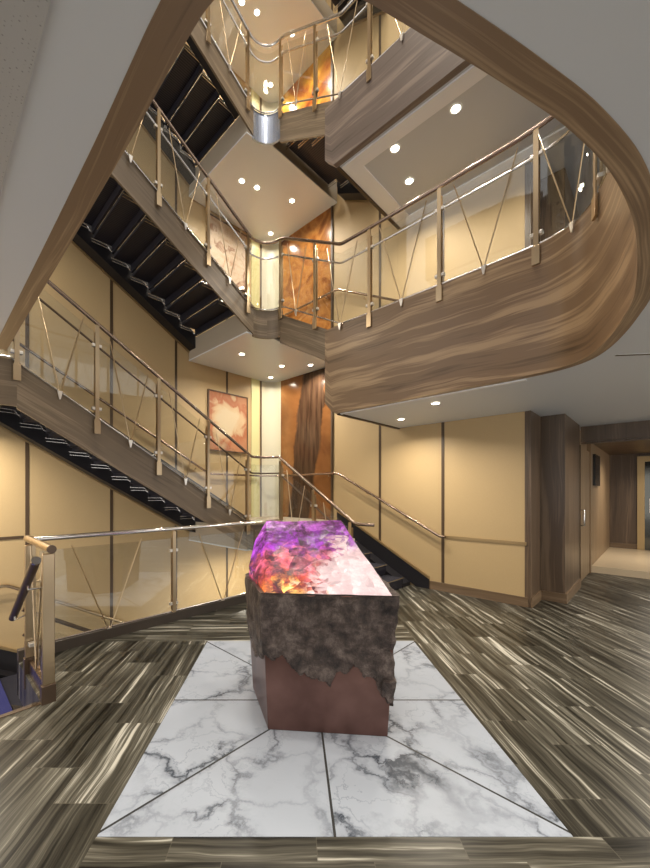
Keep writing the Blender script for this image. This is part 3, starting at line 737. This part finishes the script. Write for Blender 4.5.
# ------------------------------------------------------------------ corner column, murals, paintings
def col_mat():
    m, nt, N, L, b_ = new_mat('lit_cream_column')
    b_.inputs['Base Color'].default_value = (0.60, 0.56, 0.42, 1); b_.inputs['Roughness'].default_value = 0.35
    b_.inputs['Emission Color'].default_value = (1.0, 0.93, 0.62, 1); b_.inputs['Emission Strength'].default_value = 0.02
    return m
M['column'] = col_mat()
M['led'] = plain('yellow_led_panel', (0.60, 0.56, 0.29), 0.4, emit=(1.0, 0.90, 0.36), es=0.05)  # lit wall beside the column: its light put into yellow colour and faint emission
for i in range(3):
    z0 = LAND[i] + 0.001; z1 = UNDER[i + 1] - 0.001
    base = (5.4, 6.05, z0)
    t = thing('lit_corner_column', ['glowing cream corner column standing behind the gem plinth', 'glowing cream corner column on the middle landing', 'glowing cream corner column on the upper landing'][i], 'column', base)
    b = MB(); n = 10; pts = []
    for k in range(n + 1):
        a_ = k / n * math.pi / 2
        pts.append((5.27 + 0.30 * math.sin(a_), 6.21 - 0.30 * (1 - math.cos(a_))))
    pts = [(x, y) for x, y in pts]
    pol = pts + [(UW - 0.001, 6.215)]
    b.hexa([(x, y, z0) for x, y in reversed(pol)], [(x, y, z1) for x, y in reversed(pol)]); b.build('column_shaft', 'column', t, base, smooth=True)
    b = MB(); b.box((5.235, 6.205, z0), (5.265, 6.218, z1)); b.build('edge_strip', 'seam', t, base)
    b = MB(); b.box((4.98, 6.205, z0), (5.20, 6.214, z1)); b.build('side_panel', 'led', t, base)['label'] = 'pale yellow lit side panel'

def mural_mat(i):
    m, nt, N, L, b_ = new_mat('mural_%d' % i)
    tc = N.new('ShaderNodeTexCoord'); sp = N.new('ShaderNodeSeparateXYZ'); L.new(tc.outputs['Object'], sp.inputs[0])
    mn = lambda op, a, b2=None, c=None: math_node(N, L, op, a, b2, c)
    Y, Z = sp.outputs[1], sp.outputs[2]
    no = N.new('ShaderNodeTexNoise'); no.inputs['Scale'].default_value = (1.1, 1.5, 1.2)[i]; no.inputs['Detail'].default_value = 6; no.inputs['Distortion'].default_value = (0.4, 1.6, 1.2)[i]
    L.new(tc.outputs['Object'], no.inputs['Vector'])
    if i == 0:
        st = N.new('ShaderNodeTexNoise'); st.inputs['Scale'].default_value = 1; st.inputs['Detail'].default_value = 5
        mp = N.new('ShaderNodeMapping'); mp.inputs['Scale'].default_value = (1, 14, 1.6); L.new(tc.outputs['Object'], mp.inputs[0]); L.new(mp.outputs[0], st.inputs['Vector'])
        # a wide dark fall that leans: centre drifts with height
        cen = mn('MULTIPLY_ADD', Z, -0.16, 0.92)
        dist = mn('ABSOLUTE', mn('SUBTRACT', Y, cen))
        edge = mn('ADD', dist, mn('MULTIPLY', mn('SUBTRACT', no.outputs['Fac'], 0.5), 0.45))
        bg = ramp(N, [(0.3, (0.12, 0.042, 0.013)), (0.55, (0.25, 0.105, 0.033)), (0.75, (0.40, 0.20, 0.075))]); L.new(no.outputs['Fac'], bg.inputs['Fac'])
        fg = ramp(N, [(0.3, (0.028, 0.014, 0.008)), (0.7, (0.105, 0.057, 0.031))]); L.new(st.outputs['Fac'], fg.inputs['Fac'])
        mk = ramp(N, [(0.30, (1, 1, 1)), (0.36, (0, 0, 0))]); L.new(edge, mk.inputs['Fac'])
        mx = N.new('ShaderNodeMixRGB'); L.new(mk.outputs[0], mx.inputs[0]); L.new(bg.outputs[0], mx.inputs[1]); L.new(fg.outputs[0], mx.inputs[2])
        out = mx.outputs[0]
    elif i == 1:
        bg = ramp(N, [(0.28, (0.08, 0.022, 0.008)), (0.42, (0.26, 0.09, 0.02)), (0.52, (0.45, 0.20, 0.05)), (0.62, (0.30, 0.11, 0.025)), (0.75, (0.60, 0.34, 0.11))]); L.new(no.outputs['Fac'], bg.inputs['Fac']); out = bg.outputs[0]
    else:
        bg = ramp(N, [(0.3, (0.10, 0.025, 0.012)), (0.45, (0.45, 0.12, 0.02)), (0.58, (0.8, 0.42, 0.05)), (0.7, (0.75, 0.5, 0.12))]); L.new(no.outputs['Fac'], bg.inputs['Fac']); out = bg.outputs[0]
    L.new(out, b_.inputs['Base Color']); b_.inputs['Roughness'].default_value = 0.18
    return m
for i in range(3):
    z0 = LAND[i] + 0.002; z1 = UNDER[i + 1] - 0.002; base = (UW, 4.47, z0)
    t = thing('wall_mural', ['tall copper-brown mural with a dark waterfall shape behind plinth', 'orange and gold abstract mural behind the middle landing railing', 'fiery orange mural behind the highest railing'][i], 'artwork', base)
    b = MB(); b.box((UW - 0.02, 4.50, z0), (UW - 0.001, 5.905, z1)); b.build('art_panel', mural_mat(i), t, base)
    b = MB(); b.box((UW - 0.03, 4.455, z0), (UW - 0.001, 4.50, z1)); b.build('edge_trim', 'seam', t, base)

def paint_mat(i):
    m, nt, N, L, b_ = new_mat('canvas_%d' % i)
    tc = N.new('ShaderNodeTexCoord'); no = N.new('ShaderNodeTexNoise'); no.inputs['Scale'].default_value = 2.6 if i == 0 else 4.0
    no.inputs['Detail'].default_value = 7; no.inputs['Distortion'].default_value = 0.9; L.new(tc.outputs['Object'], no.inputs['Vector'])
    sp = N.new('ShaderNodeSeparateXYZ'); L.new(tc.outputs['Object'], sp.inputs[0])
    mn = lambda op, a, b2=None, c=None: math_node(N, L, op, a, b2, c)
    if i == 0:   # pale middle, rust border areas
        dx = mn('MULTIPLY', mn('SUBTRACT', sp.outputs[0], 0.42), 1.5); dz = mn('SUBTRACT', sp.outputs[2], 0.66)
        rad = mn('SQRT', mn('ADD', mn('MULTIPLY', dx, dx), mn('MULTIPLY', dz, dz)))
        f = mn('ADD', rad, mn('MULTIPLY', mn('SUBTRACT', no.outputs['Fac'], 0.5), 1.5))
        r = ramp(N, [(0.20, (0.52, 0.42, 0.27)), (0.45, (0.50, 0.34, 0.19)), (0.58, (0.36, 0.12, 0.05)), (0.8, (0.42, 0.19, 0.09))])
    else:
        f = no.outputs['Fac']; r = ramp(N, [(0.3, (0.42, 0.24, 0.15)), (0.42, (0.55, 0.42, 0.30)), (0.55, (0.62, 0.50, 0.38)), (0.62, (0.30, 0.16, 0.10)), (0.7, (0.56, 0.42, 0.3))])
    L.new(f if i else f, r.inputs['Fac']); L.new(r.outputs[0], b_.inputs['Base Color']); b_.inputs['Roughness'].default_value = 0.6
    return m
for i, zc in enumerate((0, 3.40)):
    u0, u1, z0, z1 = 3.90, 4.86, 2.31 + zc, 3.49 + zc; base = (u0, VW - 0.02, z0)
    t = thing('framed_painting', ['rust and cream abstract painting on beige wall above lower handrail', 'pale pink abstract painting behind the middle railing'][i], 'painting', base)
    b = MB(); b.box((u0 + 0.02, VW - 0.035, z0 + 0.02), (u1 - 0.02, VW - 0.008, z1 - 0.02)); b.build('canvas', paint_mat(i), t, base)
    b = MB()
    for q in (((u0, z0), (u1, z0 + 0.02)), ((u0, z1 - 0.02), (u1, z1)), ((u0, z0 + 0.02), (u0 + 0.02, z1 - 0.02)), ((u1 - 0.02, z0 + 0.02), (u1, z1 - 0.02))):
        b.box((q[0][0], VW - 0.05, q[0][1]), (q[1][0], VW - 0.002, q[1][1]))
    b.build('picture_frame', 'frame', t, base)

# ------------------------------------------------------------------ downlights
def downlight(label, u, v, z, power, r=0.045, size=0.1, col=(1.0, 0.90, 0.76), spread=150, group=None):
    base = (u, v, z)
    t = thing('downlight', label, 'ceiling light', base, group)
    b = MB(); n = 20
    for k in range(n):
        a0, a1 = 2*math.pi*k/n, 2*math.pi*(k+1)/n
        q = lambda rr, a, zz: (u + rr*math.cos(a), v + rr*math.sin(a), z + zz)
        b.face([q(r, a0, -0.008), q(r, a1, -0.008), q(r*1.35, a1, -0.001), q(r*1.35, a0, -0.001)])
    b.build('lamp_ring', 'ring', t, base, smooth=True)
    b = MB(); b.face([(u + r*math.cos(-2*math.pi*k/n), v + r*math.sin(-2*math.pi*k/n), z - 0.006) for k in range(n)]); b.build('lamp_lens', 'lamp', t, base)
    ld = bpy.data.lights.new('downlight_beam', 'AREA'); ld.shape = 'DISK'; ld.size = size; ld.energy = power; ld.color = col; ld.spread = math.radians(spread)
    lo = bpy.data.objects.new('downlight_beam', ld); C.collection.objects.link(lo); lo.parent = t; lo.location = (0, 0, -0.012)
    return t
nm = ['lowest pale soffit', 'diamond soffit of the upper landing', 'highest soffit']
for i in range(3):
    z = UNDER[i + 1]
    pw = (17, 16, 16)[i]
    downlight('round downlight nearest the left flight in ' + nm[i], 3.98, 5.23, z, pw)
    downlight('round downlight beside the left one in ' + nm[i], 4.26 if i else 4.90, 5.15 if i else 5.18, z, pw)
    downlight('round downlight towards the right corner of ' + nm[i], 4.92 if i else 5.25, 4.92 if i else 4.75, z, pw)
    downlight('round downlight washing the lit column in ' + nm[i], 5.22, 5.86, z, 5)
downlight('ceiling downlight nearest the balcony corner above right wall', 4.9, 2.67, CEIL, 16)
downlight('ceiling downlight under the balcony nearer the camera', 4.31, 1.9, CEIL, 16)
downlight('ceiling light high right, nearest the wood rim', 4.30, 1.66, SB[0] - 0.0, 16, 0.05)
downlight('ceiling light high up nearest the balcony edge', 4.25, 2.40, SB[0], 16, 0.05)
downlight('ceiling light high up nearest the beige wall', 4.84, 2.51, SB[0], 16, 0.05)
downlight('ceiling light above the curved end of balcony', 4.9, 0.4, SB[0], 16, 0.05)
# lamps of the lobby behind and beside the camera, and fill lamps added in the roof
for i, (u, v) in enumerate(((1.0, 1.0), (2.8, 1.0), (1.0, 3.2), (2.8, 3.2), (2.0, 2.1))):
    downlight('roof downlight far above the stairwell opening, out of the picture', u, v, 12.59, 50, r=0.09, size=0.3, group='roof downlights over the stairwell')
for i, (u, v) in enumerate(((-1.2, 0.6), (-1.2, 2.4), (0.6, -1.4), (2.4, -1.4), (4.6, -1.2), (6.4, -0.2), (-1.5, -1.8))):
    downlight('lobby ceiling downlight behind the camera, out of the picture', u, v, CEIL - 0.006, 26, group='lobby downlights behind the camera')
downlight('small passage downlight behind the header beam', 10.4, 0.0, 2.42, 26, 0.05)
downlight('downlight under the half landing at the left, out of the picture', -0.5, 5.3, 2.48, 40)
downlight('second downlight under the half landing, nearer the left wall', 0.25, 5.6, 2.48, 30)
for i, (u, v) in enumerate(((4.0, 5.2), (4.9, 5.2), (4.6, 4.8))):
    downlight('downlight under the lowest corner landing, hidden from view', u, v, UNDER[0], 22, group='downlights under the lowest landing')
downlight('downlight under the upper half landing, hidden by the ceiling', 0.0, 5.4, 5.6, 30)

# ------------------------------------------------------------------ gem plinth (world frame)
def crystal_mat():
    m, nt, N, L, b_ = new_mat('backlit_gem')
    tc = N.new('ShaderNodeTexCoord')
    mn = lambda op, a, b2=None, c=None: math_node(N, L, op, a, b2, c)
    wob = N.new('ShaderNodeTexNoise'); wob.inputs['Scale'].default_value = 5; wob.inputs['Detail'].default_value = 5; L.new(tc.outputs['Object'], wob.inputs['Vector'])
    ad = N.new('ShaderNodeVectorMath'); ad.operation = 'MULTIPLY_ADD'; ad.inputs[1].default_value = (0.12, 0.12, 0.12); L.new(wob.outputs['Color'], ad.inputs[0]); L.new(tc.outputs['Object'], ad.inputs[2])
    vo = N.new('ShaderNodeTexVoronoi'); vo.inputs['Scale'].default_value = 7.5; L.new(ad.outputs[0], vo.inputs['Vector'])
    vs_ = N.new('ShaderNodeTexVoronoi'); vs_.inputs['Scale'].default_value = 26; L.new(ad.outputs[0], vs_.inputs['Vector'])
    sh = N.new('ShaderNodeVectorMath'); sh.operation = 'MULTIPLY_ADD'; sh.inputs[1].default_value = (0.10, 0.15, 0.1); L.new(vo.outputs['Color'], sh.inputs[0]); L.new(tc.outputs['Object'], sh.inputs[2])
    sh2 = N.new('ShaderNodeVectorMath'); sh2.operation = 'MULTIPLY_ADD'; sh2.inputs[1].default_value = (0.10, 0.12, 0.1); L.new(vs_.outputs['Color'], sh2.inputs[0]); L.new(sh.outputs[0], sh2.inputs[2])
    sp = N.new('ShaderNodeSeparateXYZ'); L.new(sh2.outputs[0], sp.inputs[0])
    x = mn('SUBTRACT', sp.outputs[0], 0.10); y = mn('SUBTRACT', sp.outputs[1], 0.135)
    ry = ramp(N, [(0.0, (0.90, 0.50, 0.10)), (0.05, (0.60, 0.17, 0.02)), (0.14, (0.42, 0.045, 0.012)), (0.25, (0.50, 0.075, 0.075)), (0.38, (0.52, 0.09, 0.17)), (0.50, (0.24, 0.02, 0.33)), (0.60, (0.27, 0.03, 0.40)), (0.75, (0.42, 0.10, 0.46))])
    L.new(y, ry.inputs['Fac'])
    pal = mn('MULTIPLY_ADD', y, -0.5, x)
    rp = ramp(N, [(0.23, (0, 0, 0)), (0.36, (1, 1, 1))]); L.new(pal, rp.inputs['Fac'])
    rb = ramp(N, [(0.44, (1, 1, 1)), (0.56, (0, 0, 0))]); L.new(y, rb.inputs['Fac'])
    pf = mn('MULTIPLY', rp.outputs[0], rb.outputs[0])
    mx = N.new('ShaderNodeMixRGB'); mx.inputs[2].default_value = (0.66, 0.49, 0.46, 1); L.new(pf, mx.inputs[0]); L.new(ry.outputs[0], mx.inputs[1])
    n3 = N.new('ShaderNodeTexNoise'); n3.inputs['Scale'].default_value = 8; n3.inputs['Detail'].default_value = 9; n3.inputs['Roughness'].default_value = 0.72; n3.inputs['Distortion'].default_value = 0.25; L.new(sh.outputs[0], n3.inputs['Vector'])
    rd = ramp(N, [(0.41, (0.02, 0.01, 0.02)), (0.48, (0.40, 0.30, 0.34)), (0.57, (0.95, 0.95, 0.95)), (0.66, (1.7, 1.6, 1.6))]); L.new(n3.outputs['Fac'], rd.inputs['Fac'])
    cs = N.new('ShaderNodeSeparateXYZ'); L.new(vo.outputs['Color'], cs.inputs[0])
    cb = mn('ADD', mn('MULTIPLY', mn('MULTIPLY_ADD', cs.outputs[2], 0.8, 0.55), mn('MULTIPLY_ADD', pf, -0.7, 1.0)), mn('MULTIPLY', pf, 0.7))
    m3 = N.new('ShaderNodeMixRGB'); m3.blend_type = 'MULTIPLY'; m3.inputs[0].default_value = 1.0; L.new(mx.outputs[0], m3.inputs[1])
    cc = N.new('ShaderNodeCombineXYZ'); [L.new(cb, cc.inputs[k]) for k in range(3)]; L.new(cc.outputs[0], m3.inputs[2])
    m4 = N.new('ShaderNodeMixRGB'); m4.blend_type = 'MULTIPLY'; L.new(mn('SUBTRACT', 1.0, mn('MULTIPLY', pf, 0.7)), m4.inputs[0]); L.new(m3.outputs[0], m4.inputs[1]); L.new(rd.outputs[0], m4.inputs[2])
    b_.inputs['Specular IOR Level'].default_value = 0.15; b_.inputs['Base Color'].default_value = (0.08, 0.04, 0.06, 1); L.new(m4.outputs[0], b_.inputs['Emission Color']); b_.inputs['Emission Strength'].default_value = 1.2
    b_.inputs['Roughness'].default_value = 0.08
    bp = N.new('ShaderNodeBump'); bp.inputs['Strength'].default_value = 0.35; bp.inputs['Distance'].default_value = 0.01
    L.new(n3.outputs['Fac'], bp.inputs['Height']); L.new(bp.outputs['Normal'], b_.inputs['Normal'])
    return m
M['gem'] = crystal_mat()
def copper_mat():
    m, nt, N, L, b_ = new_mat('rose_copper_sheet')
    tc = N.new('ShaderNodeTexCoord'); n = N.new('ShaderNodeTexNoise'); n.inputs['Scale'].default_value = 2.5; n.inputs['Detail'].default_value = 5; L.new(tc.outputs['Object'], n.inputs['Vector'])
    r = ramp(N, [(0.3, (0.10, 0.052, 0.044)), (0.7, (0.24, 0.135, 0.115))]); L.new(n.outputs['Fac'], r.inputs['Fac']); L.new(r.outputs[0], b_.inputs['Base Color'])
    b_.inputs['Metallic'].default_value = 0.85; b_.inputs['Roughness'].default_value = 0.33
    return m
M['copper'] = copper_mat()
def crust_mat():
    m, nt, N, L, b_ = new_mat('rough_rock_crust')
    tc = N.new('ShaderNodeTexCoord'); n = N.new('ShaderNodeTexNoise'); n.inputs['Scale'].default_value = 9; n.inputs['Detail'].default_value = 9; n.inputs['Roughness'].default_value = 0.75; n.inputs['Distortion'].default_value = 0.1; L.new(tc.outputs['Object'], n.inputs['Vector'])
    r = ramp(N, [(0.36, (0.014, 0.010, 0.010)), (0.5, (0.060, 0.042, 0.036)), (0.64, (0.16, 0.125, 0.11))]); L.new(n.outputs['Fac'], r.inputs['Fac']); L.new(r.outputs[0], b_.inputs['Base Color'])
    b_.inputs['Roughness'].default_value = 0.42; b_.inputs['Metallic'].default_value = 0.25
    bp = N.new('ShaderNodeBump'); bp.inputs['Strength'].default_value = 1.0; bp.inputs['Distance'].default_value = 0.03
    L.new(n.outputs['Fac'], bp.inputs['Height']); L.new(bp.outputs['Normal'], b_.inputs['Normal'])
    return m
M['crust'] = crust_mat()
GB = (0.2, 2.7, 0.002)
bot = [(-0.30, 2.84), (-0.151, 2.332), (0.585, 2.262), (0.60, 3.10), (-0.16, 3.16)]
top = [(-0.345, 2.80), (-0.185, 2.305), (0.635, 2.235), (0.63, 3.12), (-0.20, 3.20)]
ZT = 0.865
t = thing('gem_plinth', 'copper and rock plinth topped by a glowing purple and orange gem', 'sculpture', GB, rot=TURN)
b = MB(); b.hexa([(x, y, 0.002) for x, y in bot], [(x, y, ZT) for x, y in top]); b.build('copper_body', 'copper', t, GB, bevel=0.006)
# crust
def jag(k, s):
    f = noise.fractal(Vector((s * 9 + k * 3.1, k * 5.0, 0.3)), 0.8, 2.0, 6) * 0.05
    if k == 1:
        tb = [(0, .47), (.12, .44), (.25, .41), (.40, .34), (.52, .31), (.60, .41), (.75, .40), (.88, .34), (.95, .24), (1, .20)]
    elif k == 0: tb = [(0, .50), (.4, .36), (.7, .42), (1, .47)]
    elif k == 2: tb = [(0, .20), (.1, .24), (.3, .36), (1, .40)]
    else: tb = [(0, .40), (.5, .45), (1, .50)]
    for (a, x), (c, y) in zip(tb, tb[1:]):
        if a <= s <= c: return x + (y - x) * (s - a) / (c - a) + f
    return tb[-1][1] + f
vs, fs = [], []
NS = [34, 90, 60, 50, 34]; NZ = 84; cols = []
for k in range(5):
    k2 = (k + 1) % 5
    for i in range(NS[k]):
        cols.append((k, i / NS[k]))
cen = Vector((0.17, 2.72, 0))
for (k, s) in cols:
    k2 = (k + 1) % 5
    for j in range(NZ + 1):
        z = 0.08 + (ZT + 0.012 - 0.08) * j / NZ; f = z / ZT
        pb = Vector((*bot[k], 0)).lerp(Vector((*bot[k2], 0)), s); pt = Vector((*top[k], 0)).lerp(Vector((*top[k2], 0)), s)
        p = pb.lerp(pt, f); e = (Vector((*top[k2], 0)) - Vector((*top[k], 0))).normalized(); n = Vector((e.y, -e.x, 0))
        if s < 0.001: n = (p - cen); n.z = 0; n.normalize()
        J = jag(k, s); h = z - J
        a_ = max(0, min(1, h / 0.016 + 0.5)); a_ = a_*a_*(3 - 2*a_)
        q = Vector((p.x * 5, p.y * 5, z * 5))
        rel = 0.5 + 0.5 * noise.fractal(q, 0.9, 2.1, 6)
        rid = abs(noise.noise(q * 1.7 + Vector((3, 1, 2))))
        off = -0.012 + a_ * (0.018 + 0.016 * (rel - 0.3) + 0.010 * (1 - 2 * rid))
        if k in (1, 2) and abs(((s if k == 1 else 1 + s) - 0.985)) < 0.07 and 0.20 < z < 0.36: off += 0.028 * a_ * rel
        off -= a_ * 0.010 * max(0, 1 - abs(z - ZT) / 0.012)
        vs.append((p.x + n.x * off, p.y + n.y * off, z + 0.008 * (rel - 0.5)))
nc = len(cols)
for c in range(nc):
    for j in range(NZ):
        a = c * (NZ + 1) + j; d_ = ((c + 1) % nc) * (NZ + 1) + j
        fs.append((a, d_, d_ + 1, a + 1))
b = MB(); b.idx(vs, fs)
# lip closing the crust against the gem
lip = []
for c, (k, s) in enumerate(cols):
    k2 = (k + 1) % 5; p = Vector((*top[k], 0)).lerp(Vector((*top[k2], 0)), s); p = p.lerp(cen, 0.045); lip.append((p.x, p.y, ZT + 0.002))
k0 = len(b.v); b.v += [Vector(p) for p in lip]
for c in range(nc):
    a = c * (NZ + 1) + NZ; d_ = ((c + 1) % nc) * (NZ + 1) + NZ
    b.f.append([a, d_, k0 + (c + 1) % nc, k0 + c]); b.m.append(0); b.uv.append(None)
b.build('rock_crust', 'crust', t, GB, smooth=True)
# gem : big sloping facet, left facet, back facets
g = {'F1': (-0.170, 2.325, ZT), 'F2': (0.612, 2.262, ZT), 'L': (-0.325, 2.79, ZT + 0.08), 'L0': (-0.322, 2.785, ZT), 'T1': (-0.21, 3.07, 1.262), 'T2': (0.405, 3.07, 1.262),
     'R0': (0.605, 3.08, ZT), 'K1': (-0.19, 3.17, 1.15), 'K0': (-0.19, 3.17, ZT), 'K2': (0.42, 3.12, 1.15), 'K3': (0.58, 3.12, ZT), 'LT': (-0.30, 2.98, 1.10)}
fc = [('F1','F2','T2','T1'), ('F1','T1','LT','L'), ('F1','L','L0'), ('L','LT','K1','K0','L0'), ('LT','T1','K1'), ('T1','T2','K2','K1'), ('K1','K2','K3','K0'), ('T2','F2','R0'), ('T2','R0','K3','K2')]
bm = bmesh.new(); vv_ = {k: bm.verts.new(p) for k, p in g.items()}
for f in fc: bm.faces.new([vv_[k] for k in f])
bmesh.ops.triangulate(bm, faces=bm.faces)
bmesh.ops.subdivide_edges(bm, edges=bm.edges, cuts=9, use_grid_fill=True)
for v in bm.verts:
    q = v.co * 6
    d_ = noise.cell(q * 1.2) * 0.006 + noise.fractal(q, 1.0, 2.0, 4) * 0.006
    edge = min(1, (v.co.z - ZT) / 0.05)
    v.co += Vector((0, -0.3, 0.95)) * d_ * edge
bmesh.ops.recalc_face_normals(bm, faces=bm.faces)
for v in bm.verts: v.co -= Vector(GB)
me = bpy.data.meshes.new('glowing_gem'); bm.to_mesh(me); bm.free(); me.materials.append(M['gem'])
# texture space of the gem starts at its front left corner
o = bpy.data.objects.new('glowing_gem', me); C.collection.objects.link(o); o.parent = t
off = Vector((-0.20, 2.30, ZT)) - Vector(GB)
for v in me.vertices: v.co -= off
o.location = off
o['label'] = 'glowing purple, magenta, orange and white gem'

# ------------------------------------------------------------------ world, camera, view
w = bpy.data.worlds.new('World'); C.world = w; w.use_nodes = True
w.node_tree.nodes['Background'].inputs[0].default_value = (1.0, 0.97, 0.93, 1)
w.node_tree.nodes['Background'].inputs[1].default_value = 1.15
cd = bpy.data.cameras.new('Camera'); cam = bpy.data.objects.new('Camera', cd); C.collection.objects.link(cam)
cam.location = (0, 0, 1.5); cam.rotation_euler = (math.radians(90), 0, TURN)
cd.sensor_fit = 'HORIZONTAL'; cd.sensor_width = 36; cd.lens = 370 / 650 * 36
cd.shift_x = 33 / 650; cd.shift_y = 58 / 650; cd.clip_start = 0.05; cd.clip_end = 100
C.camera = cam
C.view_settings.view_transform = 'Standard'; C.view_settings.look = 'None'; C.view_settings.gamma = 1; C.view_settings.exposure = 0.45
C.view_settings.use_curve_mapping = False
C.cycles.max_bounces = 10; C.cycles.transparent_max_bounces = 24; C.cycles.diffuse_bounces = 5
C.cycles.sample_clamp_indirect = 4
